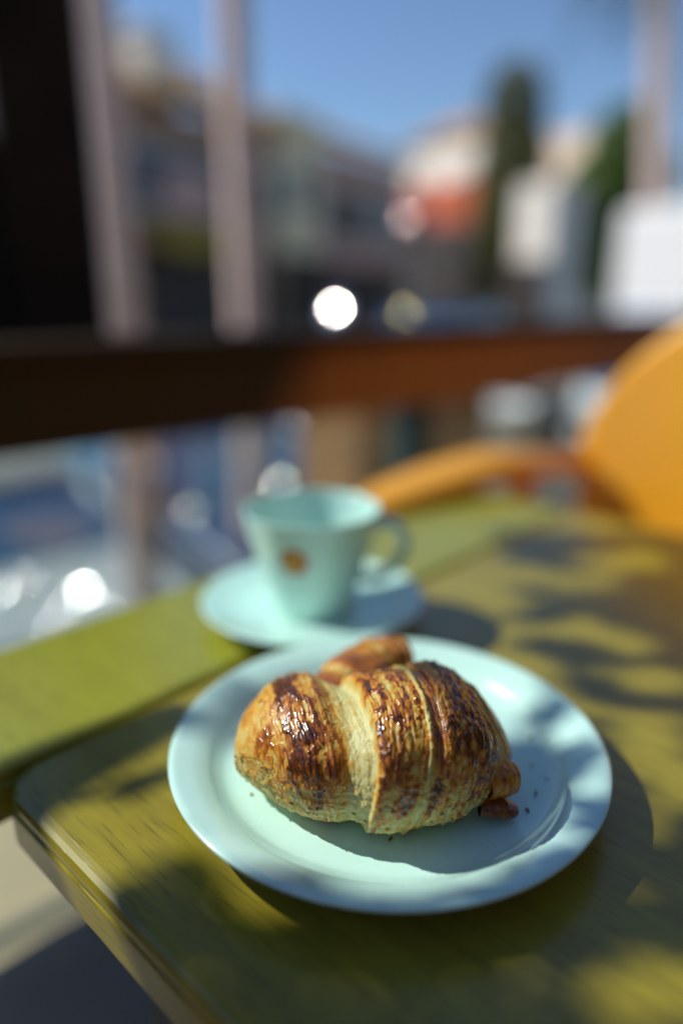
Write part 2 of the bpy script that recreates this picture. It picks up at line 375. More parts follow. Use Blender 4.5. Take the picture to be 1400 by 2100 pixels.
hW, LW, HW = end_house('tall bright cream house at far left behind the pale palm trunk', 138, 212, 168, 21, whitep, depth=2, rows=((.72, .8, 1, .7),))
obj('shopfront', B(-.2, LW + .2, -.3, -.08, 0, at(190, 345, 21).z - SZ), shopdark, hW)
end_house('white gabled house above the red shop at the end of the street', 835, 975, 300, 42, whitep, roof=1.2, depth=2.5, rows=((.72, .82, 2, .8),))
hr, Lr, Hr = end_house('low terracotta red shop in front of the white house', 835, 950, 385, 34, redp, depth=2.5, rows=())
obj('shopfront', B(-.2, Lr + .2, -.4, -.003, .0, at(890, 470, 34).z - SZ), shopdark, hr)
hp, Lp, Hp = end_house('pale beige house standing right of the dark cypress', 1075, 1165, 285, 36, beigep, depth=2.5, rows=((.6, .7, 1, .8),))
h9, L9, H9 = end_house('low bright white annexe in front of the pale beige house', 1064, 1114, 378, 21, whitep, depth=1.5, rows=())
obj('shopfront', B(-.1, L9 + .1, -.3, -.08, 0, at(1080, 535, 21).z - SZ), shopdark, h9)

# ------------------------------------------------------------------ trees
def leaf_cloud(pts, size, m, name, parent, kind='stuff', aspect=0.6):
    n = len(pts); pts = np.asarray(pts); d = rng.normal(size=(n, 3)); d /= np.linalg.norm(d, axis=1)[:, None]
    e = np.cross(d, rng.normal(size=(n, 3))); e /= np.linalg.norm(e, axis=1)[:, None]
    s = size * rng.uniform(.6, 1.3, (n, 1))
    nrm = np.cross(d, e)
    v = np.stack([pts - d*s*.5, pts + e*s*aspect*.5 + nrm*s*.06, pts + d*s*.5, pts - e*s*aspect*.5 + nrm*s*.06], 1).reshape(-1, 3)
    me = bpy.data.meshes.new(name); me.vertices.add(4*n); me.vertices.foreach_set('co', v.ravel())
    me.loops.add(4*n); me.loops.foreach_set('vertex_index', np.arange(4*n)); me.polygons.add(n)
    me.polygons.foreach_set('loop_start', np.arange(0, 4*n, 4)); me.polygons.foreach_set('loop_total', np.full(n, 4)); me.update(calc_edges=True)
    return obj(name, me, m, parent, kind=kind)
def palm(label, px0, px1, ybase, Y, rad, height, fr_seed, m=None, nf=18):
    a = at(px1, ybase, Y); b = at(px0, 0, Y)
    t = thing('palm_tree', label, 'tree', (a.x, Y, SZ), 0, 'palm trees along the street')
    lean = (b.x - a.x) / max(.1, b.z - a.z)
    pts = [(lean * max(0, (z - (a.z - SZ))), 0, z) for z in np.linspace(0, height, 26)]
    obj('trunk', T(pts, [rad * (1.0 + .05 * (i % 2)) * (1 - .15 * i / 26) for i in range(26)], n=14), m or M['trunk'], t, smooth=True)
    top = Vector(pts[-1]); rs = random.Random(fr_seed)
    for k in range(nf):
        az = 2 * math.pi * k / nf + rs.uniform(-.2, .2); el = rs.uniform(-.3, 1.1); L = rs.uniform(1.5, 2.1)
        bm = bmesh.new(); P = []
        for i in range(9):
            f = i / 8; r = L * f
            P.append(top + Vector((math.cos(az) * r * math.cos(el * (1 - f*.6)), math.sin(az) * r * math.cos(el * (1 - f*.6)), r * math.sin(el) - .9 * f * f * L)))
        tube(bm, P, [.02 * (1 - .8 * i / 8) for i in range(9)], n=5)
        side = Vector((-math.sin(az), math.cos(az), 0))
        for i in range(1, 9):
            for sg in (-1, 1):
                for h in (0, .5):
                    p = P[i-1].lerp(P[i], h); w = .5 * math.sin(math.pi * min(.97, (i + h) / 9.5)) + .08
                    tip = p + side * sg * w + (P[i] - P[i-1]).normalized() * w * .7 + Vector((0, 0, -.25 * w))
                    dd = (P[i] - P[i-1]).normalized() * .025
                    bm.faces.new([bm.verts.new(q) for q in (p - dd, p + dd, tip)])
        obj('frond', bm, M['palmleaf'], t)
    return t
palm('pale sunlit palm trunk just right of the black window stile', 195, 250, 690, 3.9, 0.098, 8.2, 1)
palm('pale palm trunk farther right, standing before the brown house', 478, 505, 690, 4.6, 0.088, 9.0, 2)
palm('tan palm trunk at the right behind the white box van', 1356, 1346, 430, 13.0, 0.22, 7.5, 3, M['trunk'])
# frond hanging into the top of the picture
def tree(label, px, Y, base_z, crown, n, size, m, trunk_r, name='round_tree', group='trees at the end of the street', droop=0):
    c = at(px, 500, Y); t = thing(name, label, 'tree', (c.x, Y, base_z), 0, group)
    pts = []
    for (ox, oz, rx, rz) in crown:
        k = int(n * rx * rz / sum(q[2]*q[3] for q in crown)); d = rng.normal(size=(k, 3)); d /= np.linalg.norm(d, axis=1)[:, None]
        r = rng.uniform(.45, 1.0, (k, 1)) ** .5; pts.append(d * r * np.array([rx, rx, rz]) + np.array([ox, 0, oz]))
    pts = np.concatenate(pts)
    leaf_cloud(pts, size, m, 'crown', t)
    zt = max(c_[1] for c_ in crown)
    bm = bmesh.new(); tube(bm, [(0, 0, 0), (.05, 0, zt * .4), (0, 0, zt * .9)], [trunk_r, trunk_r * .8, trunk_r * .3], n=10)
    for (ox, oz, rx, rz) in crown: tube(bm, [(0, 0, zt * .35), (ox * .5, .1, oz * .8), (ox, 0, oz)], [trunk_r * .5, trunk_r * .3, .03], n=6)
    obj('trunk', bm, M['bark'], t, smooth=True)
    return t
tree('tall dark columnar cypress standing against the blue sky', 1038, 25, SZ, [(0, 8.0, 1.0, 1.3), (.05, 6.4, 1.2, 1.7), (0, 4.8, 1.3, 1.9), (0, 3.0, 1.25, 2.2)], 11000, .22, M['cypress'], .2, name='cypress_tree')
tree('round bright green tree right of the pale houses', 1268, 22, SZ, [(-.1, 6.5, .95, .95), (.5, 5.4, 1.1, 1.1), (-.65, 5.2, 1.1, 1.2), (-.3, 3.6, 1.3, 1.5)], 7000, .26, M['leaf'], .18)
tree('dark green tree behind the black window stile at far left', 5, 9, SZ, [(0, 3.6, 1.3, 1.5), (-.8, 2.6, 1.2, 1.2), (.3, 2.0, .9, .9)], 4500, .22, M['leaf'], .15)
# ------------------------------------------------------------------ vehicles
HALF = (SUNDIR + Vector((0, -1, 0.0))).normalized()
def loft(bm, prof, y0, y1, inset=0.0):
    """side profile polygon (x,z) extruded across y with softened shoulders"""
    ys = [(y0, .94), (y0 + .07, 1.0), (y1 - .07, 1.0), (y1, .94)]
    cx = sum(p[0] for p in prof) / len(prof); cz = sum(p[1] for p in prof) / len(prof); rings = []
    for y, s in ys: rings.append([bm.verts.new((cx + (x - cx) * s, y, cz + (z - cz) * s)) for x, z in prof])
    n = len(prof)
    for a, b in zip(rings, rings[1:]):
        for k in range(n): bm.faces.new((a[k], a[(k+1) % n], b[(k+1) % n], b[k]))
    bm.faces.new(rings[0]); bm.faces.new(list(reversed(rings[-1])))
wheel_me = {}
def car(label, loc, rotz, paint, glass=None):
    t = thing('parked_car', label, 'car', loc, rotz, 'cars parked along the street'); hw = .86
    bm = bmesh.new(); loft(bm, [(-2.05,.30),(2.05,.30),(2.12,.55),(2.02,.74),(1.05,.90),(-1.6,.94),(-2.08,.86),(-2.13,.5)], -hw, hw)
    obj('body', bm, paint, t, smooth=False, bevel=.05, seg=3)
    bm = bmesh.new()                                               # roof and pillars
    lo = [(-1.55,-.80),(1.05,-.80),(1.05,.80),(-1.55,.80)]; hi = [(-1.15,-.60),(.30,-.60),(.30,.60),(-1.15,.60)]
    def lerp(i, f, off=0.0):
        p = Vector((lo[i][0], lo[i][1], .90)).lerp(Vector((hi[i][0], hi[i][1], 1.38)), f); return p
    bm.free()
    for i in range(4): obj('pillar', T([lerp(i, 0), lerp(i, 1)], .05, n=6), paint, t, smooth=True)
    for y in (-1, 1): obj('pillar', T([(-.28, .80*y, .90), (-.36, .605*y, 1.38)], .05, n=6), paint, t, smooth=True)
    bm = bmesh.new(); box(bm, -1.22, .37, -.66, .66, 1.37, 1.44); obj('roof', bm, paint, t, bevel=.035, seg=3)
    g = glass or M['carglass']
    def quad(pts):
        bm = bmesh.new(); c = sum((Vector(p) for p in pts), Vector()) / 4; nn = (Vector(pts[1]) - Vector(pts[0])).cross(Vector(pts[2]) - Vector(pts[0])).normalized() * .012
        a = [bm.verts.new(Vector(p) + nn) for p in pts]; b = [bm.verts.new(Vector(p) - nn) for p in pts]
        bm.faces.new(a); bm.faces.new(b[::-1])
        for k in range(4): bm.faces.new((a[k], b[k], b[(k+1) % 4], a[(k+1) % 4]))
        return bm
    for y in (-1, 1):
        A = (-.32, .80*y, .92); A2 = (-.40, .615*y, 1.37)
        obj('window', quad([(1.0, .80*y, .92), A, A2, (.30, .615*y, 1.37)]), g, t)
        obj('window', quad([A, (-1.5, .80*y, .92), (-1.15, .615*y, 1.37), A2]), g, t)
    obj('windscreen', quad([lerp(1, .03), lerp(2, .03), lerp(2, .97), lerp(1, .97)]), g, t)
    obj('rear_window', quad([lerp(0, .03), lerp(3, .03), lerp(3, .97), lerp(0, .97)]), g, t)
    for x in (-1.3, 1.3):
        for y in (-.78, .78):
            w = obj('wheel', wheel_me.get('w') or T([(0, -.1, 0), (0, .1, 0)], .31, n=24), M['rubber'], t); wheel_me['w'] = w.data; w.location = (x, y, .31)
            r = obj('rim', wheel_me.get('r') or T([(0, -.115, 0), (0, .115, 0)], .19, n=16), M['grey'], w); wheel_me['r'] = r.data
    for y in (-.62, .62):
        obj('headlight', T([(2.0, y, .64), (2.11, y, .62)], .09, n=14), M['chrome'], t)
        obj('tail_light', B(-2.15, -2.08, y - .1, y + .1, .66, .80), M['logo_red'], t)
        s = 1 if y > 0 else -1
        obj('side_mirror', B(.72, .84, s*.84, s*1.0, .94, 1.05), paint, t, bevel=.02)
        obj('door_handle', B(-.62, -.44, s*.872, s*.885, .80, .83), M['chrome'], t)
    return t
pc = lambda nm, c: mat(nm, c, .3, var=.04, coat=.8, coatr=.06)
creamcar = pc('cream_car_paint', (0.40, 0.44, 0.43)); navy2 = pc('blue_car_paint', (0.02, 0.05, 0.12)); navy = pc('navy_car_paint', (0.02, 0.025, 0.06)); redc = pc('dark_red_car_paint', (0.12, 0.015, 0.010)); silver = pc('silver_car_paint', (0.35, 0.36, 0.40)); brownc = pc('brown_car_paint', (0.24, 0.10, 0.03))
# near car just below the rail, side on
fx, fy = Vector((math.cos(R(-RAZ)), math.sin(R(-RAZ)), 0)), Vector((-math.sin(R(-RAZ)), math.cos(R(-RAZ)), 0))
q = onz(292, 1105, SZ + .90 * .84); c1o = q - fx * 1.05 * .85 - fy * .80
car1 = car('cream parked car nose-in below the terrace, blue windscreen and sunlit bonnet', (c1o.x, c1o.y, SZ), R(-RAZ), creamcar); car1.scale = (.85, 1, .84)
q = onz(352, 1055, SZ + .90); c2o = q - fx * 1.05 + fy * .80
car3 = car('dark blue parked car nose-in below the terrace, right of the cream car', (c2o.x, c2o.y, SZ), R(-RAZ), navy2)
p = at(590, 640, 11.0); car('dark red parked car further down the street', (p.x, p.y, SZ), R(90 - HAZ), redc)
p = at(930, 640, 13.5); car2 = car('navy blue parked car before the red shop', (p.x, p.y, SZ), R(90 - HAZ + 8), navy); car2.scale = (1.2, 1.2, 1.5)
p = at(760, 640, 18.0); car('silver parked car beyond the navy car', (p.x, p.y, SZ), R(90 - HAZ), silver)
p = at(380, 660, 9.5); car('dark brown parked car in front of the ochre awning', (p.x, p.y, SZ), R(90 - HAZ), brownc)

# white box van facing the terrace
a = at(1264, 422, 10.0); b = at(1440, 625, 10.0)
van = thing('box_van', 'white box van with tall cargo body parked at the right', 'van', ((a.x + b.x) / 2, 10.0, SZ), R(-52))
hw = (b.x - a.x) / 2; zt = a.z - SZ; zb_ = b.z - SZ
obj('cargo_box', B(-hw, hw, 0, 3.4, zb_, zt), M['white'], van, bevel=.06, seg=3)
bm = bmesh.new(); V = [bm.verts.new(p) for p in ((-hw*.92,-.75,.45),(hw*.92,-.75,.45),(hw*.92,1.2,.45),(-hw*.92,1.2,.45),(-hw*.92,-.7,1.0),(hw*.92,-.7,1.0),(hw*.85,-.02,zb_-.01),(-hw*.85,-.02,zb_-.01),(hw*.92,1.2,zb_-.01),(-hw*.92,1.2,zb_-.01))]
for f in ((0,1,5,4),(4,5,6,7),(7,6,8,9),(0,4,7,9,3),(1,2,8,6,5),(3,2,1,0),(2,3,9,8)): bm.faces.new([V[i] for i in f])
obj('cab', bm, M['white'], van)
bm = bmesh.new(); V = [bm.verts.new(p) for p in ((-hw*.8,-.64,1.06),(hw*.8,-.64,1.06),(hw*.76,-.09,zb_-.08),(-hw*.76,-.09,zb_-.08),(-hw*.8,-.67,1.09),(hw*.8,-.67,1.09),(hw*.76,-.12,zb_-.06),(-hw*.76,-.12,zb_-.06))]
for f in ((3,2,1,0),(4,5,6,7),(0,1,5,4),(1,2,6,5),(2,3,7,6),(3,0,4,7)): bm.faces.new([V[i] for i in f])
obj('windscreen', bm, M['carglass'], van)
for x in (-hw*.7, hw*.7):
    obj('headlight', T([(x, -.82, .75), (x, -.74, .75)], .1, n=14), M['chrome'], van)
    for y in (0.1, 2.7):
        w = obj('wheel', T([(x*1.2 - .1, y, .36), (x*1.2 + .1, y, .36)], .36, n=20), M['rubber'], van)

# street lamp with a polished globe head, and polished caps added for sun glints
lp = at(850, 465, 8.0)
lamp = thing('street_lamp', 'grey street lamp with small round head before the red shop', 'street lamp', (lp.x, lp.y, SZ))
obj('pole', T([(0, 0, 0), (0, 0, lp.z - SZ - .05)], [.04, .025], n=10), M['grey'], lamp)
bm = bmesh.new(); bmesh.ops.create_uvsphere(bm, u_segments=20, v_segments=12, radius=.17); bmesh.ops.translate(bm, vec=(0, 0, lp.z - SZ), verts=bm.verts)
obj('lamp_head', bm, mat('rosy_lamp_globe', (.5, .33, .32), .12, metal=1), lamp, smooth=True)
def glint(px, py, Y, rad, dia, m, name, label, cat, stand=SZ):
    p = at(px, py, Y); h = (SUNDIR + (CAM - p).normalized()).normalized()
    t = thing(name, label, cat, (p.x, p.y, stand))
    obj('stem', T([(0, 0.12, 0), (0, 0.12, p.z - stand - .05), (0, .03, p.z - stand)], .015, n=8), M['darkmetal'], t)
    dome('glint_cap', (0, 0, p.z - stand), h, rad, dia, m, t)
    return t
glint(686, 632, 4.0, .245, .14, M['chrome'], 'glint_mirror', 'small convex mirror added above the rail to flash a white sun glint', 'glint mirror')  # added mirror, stands in for a sun glint off a parked car
glint(830, 642, 6.0, .11, .10, M['gold_chrome'], 'glint_reflector', 'amber cap on a short post, added for a yellow sun glint', 'glint reflector')  # added cap, stands in for a yellowish headlight glint
for (px, py, rad, zz, cc) in ((178, 1206, .26, .80, 1), (80, 1130, .12, .80, 1), (4, 1208, .15, .78, 1), (228, 1258, .10, .78, 1), (140, 1240, .09, .78, 1), (60, 1180, .09, .79, 1), (110, 1290, .10, .77, 1), (392, 1046, .09, 1.0, 3), (572, 992, .18, .95, 3)):  # polished domes added on the two near cars to make their sun glints
    q = onz(px, py, SZ + zz); cc = car1 if cc == 1 else car3
    h = (SUNDIR + (CAM - q).normalized()).normalized()
    dome('glint_dome', Vector([a_ / b_ for a_, b_ in zip(inv(cc, q), cc.scale)]), Matrix.Rotation(-cc.rotation_euler.z, 3, 'Z') @ h, rad, .06, M['chrome'], cc)
# low things behind the glass at the right: a brown planter and a white pot
pl = at(735, 930, 1.72)
planter = thing('planter_box', 'brown timber planter box behind the railing glass beyond the cup', 'planter', (pl.x, pl.y, 0), R(90 - RAZ))
pmat = mat('planter_timber', (0.22, 0.10, 0.028), .6, var=.4, stretch=(.5, 4, 8), scale=5)
for k in range(5): obj('board', B(-.10, .34, -.12, -.1, k * .15 + .005, k * .15 + .145), pmat, planter, bevel=.004)
obj('box', B(-.10, .34, -.098, .1, 0, .75), pmat, planter)
wp = at(1000, 900, 2.7)
pot = thing('white_pot', 'white glazed pot standing behind the railing glass near the orange chair', 'pot', (wp.x, wp.y, wp.z - .17))
obj('pot_body', lathe(smooth_prof([(0, 0), (.10, 0), (.115, .05), (.15, .25), (.165, .30), (.155, .30), (.14, .26), (0, .24)]), 40), M['white'], pot, smooth=True)
ped = thing('pot_stand', 'grey block stand under the white pot', 'stand', (wp.x, wp.y, SZ))
obj('block', B(-.2, .2, -.2, .2, 0, wp.z - .17 - SZ - .001), M['paving'], ped, bevel=.01)

# ------------------------------------------------------------------ tables
TZ = 0.75
def table_top(x0, x1, y0, y1, th=.032, rc=.022):
    """rounded plan, rounded upper arris with a small step below it; grain runs along local Y"""
    bm = bmesh.new()
    lev = [(0.012, 0.0), (0.006, 0.0), (.003, -.0006), (.001, -.002), (.0, -.005), (0, -.0085), (-.0007, -.0092), (-.0010, -.0105), (-.0010, -th*.8), (0.001, -th*.93), (.006, -th)]
    rings = []
    for ins, z in lev:
        r = max(.004, rc - ins); ring = []
        for (cx, cy, a0) in ((x1-rc, y1-rc, 0), (x0+rc, y1-rc, 90), (x0+rc, y0+rc, 180), (x1-rc, y0+rc, 270)):
            for k in range(11):
                a = R(a0 + 9 * k); ring.append(bm.verts.new((cx + (rc-ins)*math.cos(a), cy + (rc-ins)*math.sin(a), z)))
        rings.append(ring)
    for a, b in zip(rings, rings[1:]):
        n = len(a)
        for k in range(n): bm.faces.new((a[k], b[k], b[(k+1) % n], a[(k+1) % n]))
    bm.faces.new(rings[0]); bm.faces.new(list(reversed(rings[-1])))
    return bm
G = 0.3165
tab = thing('cafe_table', 'yellow green varnished wooden cafe table under the croissant plate', 'table', (0, 0, 0), R(90 - TAZ))
o = obj('tabletop', table_top(.098, .70, -.30, G), M['table'], tab, smooth=False); o.location = (0, 0, TZ)
leg = obj('leg', B(-.02, .02, -.02, .02, 0, TZ - .0325), M['darkmetal'], tab, bevel=.003); leg.location = (.16, -.24, 0)
for x, y in ((.64, -.24), (.64, .25), (.16, .25)):
    c = leg.copy(); COL.objects.link(c); c.location = (x, y, 0)
led = thing('narrow_ledge', 'narrow yellow green wooden ledge along the far side of the table', 'ledge', (0, 0, 0), R(90 - TAZ))
o = obj('ledge_top', table_top(-.55, .70, G + .004, .447, rc=.012), M['ledge'], led); o.location = (0, 0, TZ)
for x in (-.45, .64): obj('leg', B(x - .02, x + .02, G + .03, .42, 0, TZ - .0325), M['darkmetal'], led, bevel=.003)

# ------------------------------------------------------------------ plate, saucer, cup
pc_ = Vector((.0215, .2960, 0))
plate = obj('plate', lathe(smooth_prof([(0, .0060), (.045, .0060), (.066, .0060), (.0745, .0067), (.0795, .0092), (.0835, .0124), (.089, .0152), (.0955, .0172), (.0985, .0177), (.1002, .0170), (.0992, .0154), (.090, .0118), (.080, .0060), (.066, .0026), (.0585, .0022), (.0580, .0002), (.0545, 0), (.0535, .0020), (.03, .0028), (0, .0028)], 5), 144), M['ceramic'], smooth=True)
plate.location = (pc_.x, pc_.y, TZ + .0003); plate.scale = (1.016, 1.016, 1)
plate['label'] = 'round pale mint plate with raised rim carrying the croissant'; plate['category'] = 'plate'
sc_ = onz(640, 1240, TZ + .012); sc_.y += .011
saucer = obj('saucer', lathe(smooth_prof([(0, .004), (.026, .004), (.030, .0048), (.034, .0056), (.055, .0085), (.070, .0128), (.0765, .0150), (.0782, .0146), (.0770, .0132), (.066, .0085), (.045, .0035), (.036, .0015), (.035, 0), (.031, 0), (.030, .0018), (0, .0018)], 5), 120), M['ceramic'], smooth=True)
saucer.location = (sc_.x, sc_.y, TZ + .0003); saucer['label'] = 'pale mint saucer under the coffee cup'; saucer['category'] = 'saucer'
cup = thing('coffee_cup', 'pale mint coffee cup with small round red and gold emblem', 'cup', (sc_.x + .000, sc_.y, TZ + .0047))
CP = [(0, .0035), (.020, .0035), (.0235, .0005), (.026, 0), (.0275, .003), (.0285, .008), (.0335, .022), (.0395, .042), (.0442, .060), (.0470, .0735), (.0472, .0752), (.0458, .0752), (.0448, .072), (.0420, .058), (.0370, .040), (.030, .020), (.020, .0095), (0, .0085)]
obj('cup_body', lathe(smooth_prof(CP, 5), 96), M['ceramic'], cup, smooth=True)
hd = [(.0405, .060), (.050, .0640), (.0600, .0600), (.0650, .0500), (.0630, .0390), (.0550, .0290), (.0450, .0235), (.0345, .0235)]
hd = smooth_prof(hd, 4); ha = R(2)
bm = T([(r * math.cos(ha), r * math.sin(ha), z) for r, z in hd], .0050, n=12, squash=(1.25, .8))
obj('handle', bm, M['ceramic'], cup, smooth=True)
obj('coffee', lathe([(0, .030), (.0335, .030), (.0334, .0292), (0, .0292)], 48), M['coffee'], cup)
def emblem(r0, r1, off):
    bm = bmesh.new(); az0 = math.atan2(-sc_.y, -sc_.x) + R(-16.5); rings = []
    for rr in (r0, (r0 + r1) / 2, r1):
        ring = []
        for k in range(28):
            a = 2 * math.pi * k / 28; z = .0500 + rr * math.sin(a); rad = np.interp(z, [.042, .060], [.0395, .0442]) + off
            th = az0 + rr * math.cos(a) / rad; ring.append(bm.verts.new((rad * math.cos(th), rad * math.sin(th), z)))
        rings.append(ring)
    for a_, b_ in zip(rings, rings[1:]):
        for k in range(28): bm.faces.new((a_[k], b_[k], b_[(k+1) % 28], a_[(k+1) % 28]))
    if r0 < .001: pass
    return bm
obj('emblem_ring', emblem(.0052, .0094, .0006), M['logo_red'], cup)
obj('emblem_disc', emblem(.0002, .0056, .0008), M['logo_gold'], cup)

# ------------------------------------------------------------------ croissant
def _hash(ix, iy, iz):
    h = (ix.astype(np.int64) * 374761393 + iy.astype(np.int64) * 668265263 + iz.astype(np.int64) * 2147483647) & 0xFFFFFFFF
    h = ((h ^ (h >> 13)) * 1274126177) & 0xFFFFFFFF
    h = ((h ^ (h >> 16)) * 2246822519) & 0xFFFFFFFF
    return ((h ^ (h >> 15)) & 0xFFFF) / 65535.0
def vnoise(x, y, z):
    ix, iy, iz = np.floor(x), np.floor(y), np.floor(z); fx, fy, fz = x - ix, y - iy, z - iz
    fx, fy, fz = (f * f * f * (f * (f * 6 - 15) + 10) for f in (fx, fy, fz)); o = 0
    for a in (0, 1):
        for b in (0, 1):
            for c in (0, 1):
                o = o + _hash(ix + a, iy + b, iz + c) * (fx if a else 1 - fx) * (fy if b else 1 - fy) * (fz if c else 1 - fz)
    return o * 2 - 1
def fbm(x, y, z, o=4):
    s = 0; a = 1.0; t = 0
    for k in range(o):
        s = s + a * vnoise(x + 17.3 * k, y - 9.1 * k, z + 5.7 * k); t += a; a *= .5; x, y, z = x * 2.03, y * 2.03, z * 2.03
    return s / t
def worley(x, y, z):
    ix, iy, iz = np.floor(x), np.floor(y), np.floor(z); d1 = np.full(x.shape, 9.0)
    for a in (-1, 0, 1):
        for b in (-1, 0, 1):
            for c in (-1, 0, 1):
                cx, cy, cz = ix + a, iy + b, iz + c
                dx = cx + _hash(cx, cy, cz) - x; dy = cy + _hash(cx + 71, cy, cz) - y; dz = cz + _hash(cx, cy + 37, cz) - z
                d1 = np.minimum(d1, dx*dx + dy*dy + dz*dz)
    return np.sqrt(d1)
def sstep(a, b, x):
    t = np.clip((x - a) / (b - a), 0, 1); return t * t * (3 - 2 * t)

PXM = 2.13e-4                                                      # metres per photo pixel at the croissant
ST = np.array([(474,1535,1548),(477,1505,1572),(484,1478,1590),(500,1447,1607),(530,1411,1630),(560,1391,1648),(600,1379,1668),(640,1378,1680),(690,1385,1687),(720,1386,1692),(760,1380,1703),(800,1369,1704),(850,1358,1695),(900,1357,1686),(940,1368,1673),(980,1394,1650),(1010,1432,1622),(1035,1474,1594),(1048,1503,1574),(1055,1530,1555)], float)
NX, NT = 560, 560
tt = np.linspace(0, 1, NX); tt = .5 - .5 * np.cos(np.pi * tt) * (1 - .0) 
xs_px = 474 + (1055 - 474) * (0.55 * tt + .45 * np.linspace(0, 1, NX))
top = np.interp(xs_px, ST[:, 0], ST[:, 1]); bot = np.interp(xs_px, ST[:, 0], ST[:, 2])
ker = np.hanning(25); ker /= ker.sum()
sm = lambda a: np.convolve(np.pad(a, 12, mode='edge'), ker, mode='valid')
top, bot = sm(top), sm(bot)
E = (bot - top) * PXM; hh = E / 2.52; ww = hh * 1.30
XC = 765.0
U = (1535 - (top + bot) / 2) * PXM
zc = np.maximum(hh * .93, .0265 - .0 * hh); zc = np.where(hh < .026, .024 + (hh * .93 - .024) * 0.35, hh * .93); zc = sm(zc)
i0 = np.argmin(abs(xs_px - 800)); U0 = U[i0] - zc[i0] * .8
yc = (U - U0 - zc * .8) / .6
th = np.linspace(-np.pi, np.pi, NT, endpoint=False)               # 0 = front, +90deg = top
XP, TH = np.meshgrid(xs_px, th, indexing='ij')
X = (XP - XC) * PXM
Wd, Hd, Yc, Zc = (np.broadcast_to(a[:, None], X.shape) for a in (ww, hh, yc, zc))
ex = .9
cosT, sinT = np.cos(TH), np.sin(TH)
ny, nz = -np.sign(cosT) * abs(cosT) ** ex, np.sign(sinT) * abs(sinT) ** ex
Y0 = Yc + Wd * ny; Z0 = Zc + Hd * nz
TC = R(37)
dth = (TH - TC + np.pi) % (2 * np.pi) - np.pi
A = np.interp(XP, [474, 560, 640, 700, 770, 880, 1020, 1056], [0, 0, 5, 25, 44, 46, 82, 70])
Bs = np.interp(XP, [474, 560, 640, 720, 780, 1056], [10, 38, 42, 18, 0, 0])
Q = XP + A * (1 - np.cos(1.08 * np.clip(dth, -2.2, 2.2))) + Bs * np.clip(dth, -1.4, 1.4)
Q = Q + 5.0 * fbm(XP / 60, TH * 3, TH * 0, 3)
# heights in mm along the band coordinate
kq = [(474,0),(548,0),(553,.5),(600,1.3),(645,1.2),(688,.5),(696,-.2),(712,-1.7),(735,-2.6),(760,-2.9),(767,-2.6),(770.5,1.2),(778,1.7),(800,1.4),(822,1.2),(850,.9),(864,.6),(867,1.5),(872,1.4),(876,.4),(884,.0),(893,.4),(897,1.4),(905,1.7),(950,1.9),(990,1.3),(1012,.4),(1015,-.7),(1030,-.9),(1034,.3),(1060,.4),(1200,.3)]
D = np.interp(Q, [k[0] for k in kq], [k[1] for k in kq])
low = sstep(.55, -.25, sinT) * (np.abs(dth) < 2.2)                # towards the pale underside
endf = np.clip(Hd / .026, 0, 1)
D = D * 1.3 * np.clip(1 - .55 * low, 0, 1) * endf
# browning
kb = [(474,.30),(500,.36),(545,.42),(552,.50),(585,.50),(597,.80),(612,.97),(640,.92),(655,.76),(674,.64),(694,.54),(712,.38),(730,.12),(764,.05),(769,.35),(772,.72),(800,.80),(815,.60),(845,.66),(862,.50),(866,.22),(874,.20),(879,.72),(895,.86),(900,.52),(916,.58),(935,.80),(990,.88),(1010,.74),(1015,.30),(1030,.26),(1036,.50),(1056,.56),(1200,.50)]
BR = np.interp(Q + 3 * fbm(XP / 12, TH * 9, TH * 0 + 4, 3), [k[0] for k in kb], [k[1] for k in kb])
ang = TH * 40                                                      # ~ px units around the girth / 4
glaze = sstep(.35, .75, BR)
n1 = fbm(X * 170, Y0 * 170, Z0 * 170, 4); n2 = fbm(X * 520, Y0 * 380, Z0 * 380, 3)
streak = fbm(Q / 7.0, TH * 2.6, TH * 0 + 9, 4); fine = fbm(Q / 2.4, TH * 6.0, TH * 0 + 2, 3)
blis = worley(X * 300, Y0 * 250, Z0 * 250); blis2 = worley(X * 560 + 3, Y0 * 480, Z0 * 480)
bump_zone = np.interp(Q, [474, 590, 600, 660, 700, 765, 800, 812, 860, 880, 898, 905, 1010, 1016], [.2, .3, .45, .35, .12, .08, .2, .75, .7, .1, .2, 1.15, 1.1, .3])
rib = np.interp(Q, [474, 764, 772, 800, 812, 860, 866, 905, 1010, 1056], [.45, .4, 1.1, .9, .55, .4, .5, .5, .6, .5])
D2 = bump_zone * ((.5 - blis) * 1.25 + (.45 - blis2) * .22) + rib * (streak * 1.05 + fine * .16) + n1 * .55 + n2 * .05
pq1 = fbm(Q / 15 + 2 * n1, TH * 2.4, Z0 * 60, 4); pq2 = fbm(Q / 7 + 31, TH * 4.5 + n1, Z0 * 90, 4)
pat = sstep(.0, .10, pq1) ; pat2 = sstep(.08, .16, pq2)
D2 = D2 + .42 * pat * np.clip(rib + bump_zone, 0, 1) + .22 * pat2 * np.clip(bump_zone, 0, 1)
# torn thin sheets on the paler lower flank
sheet = fbm(X * 120 + 2 * n1, Y0 * 120, Z0 * 260, 4); sh = np.floor(sheet * 5) / 5 + sstep(.75, 1.0, (sheet * 5) % 1.0) / 5
D2 = D2 * (1 - .5 * low) + low * sh * 1.6
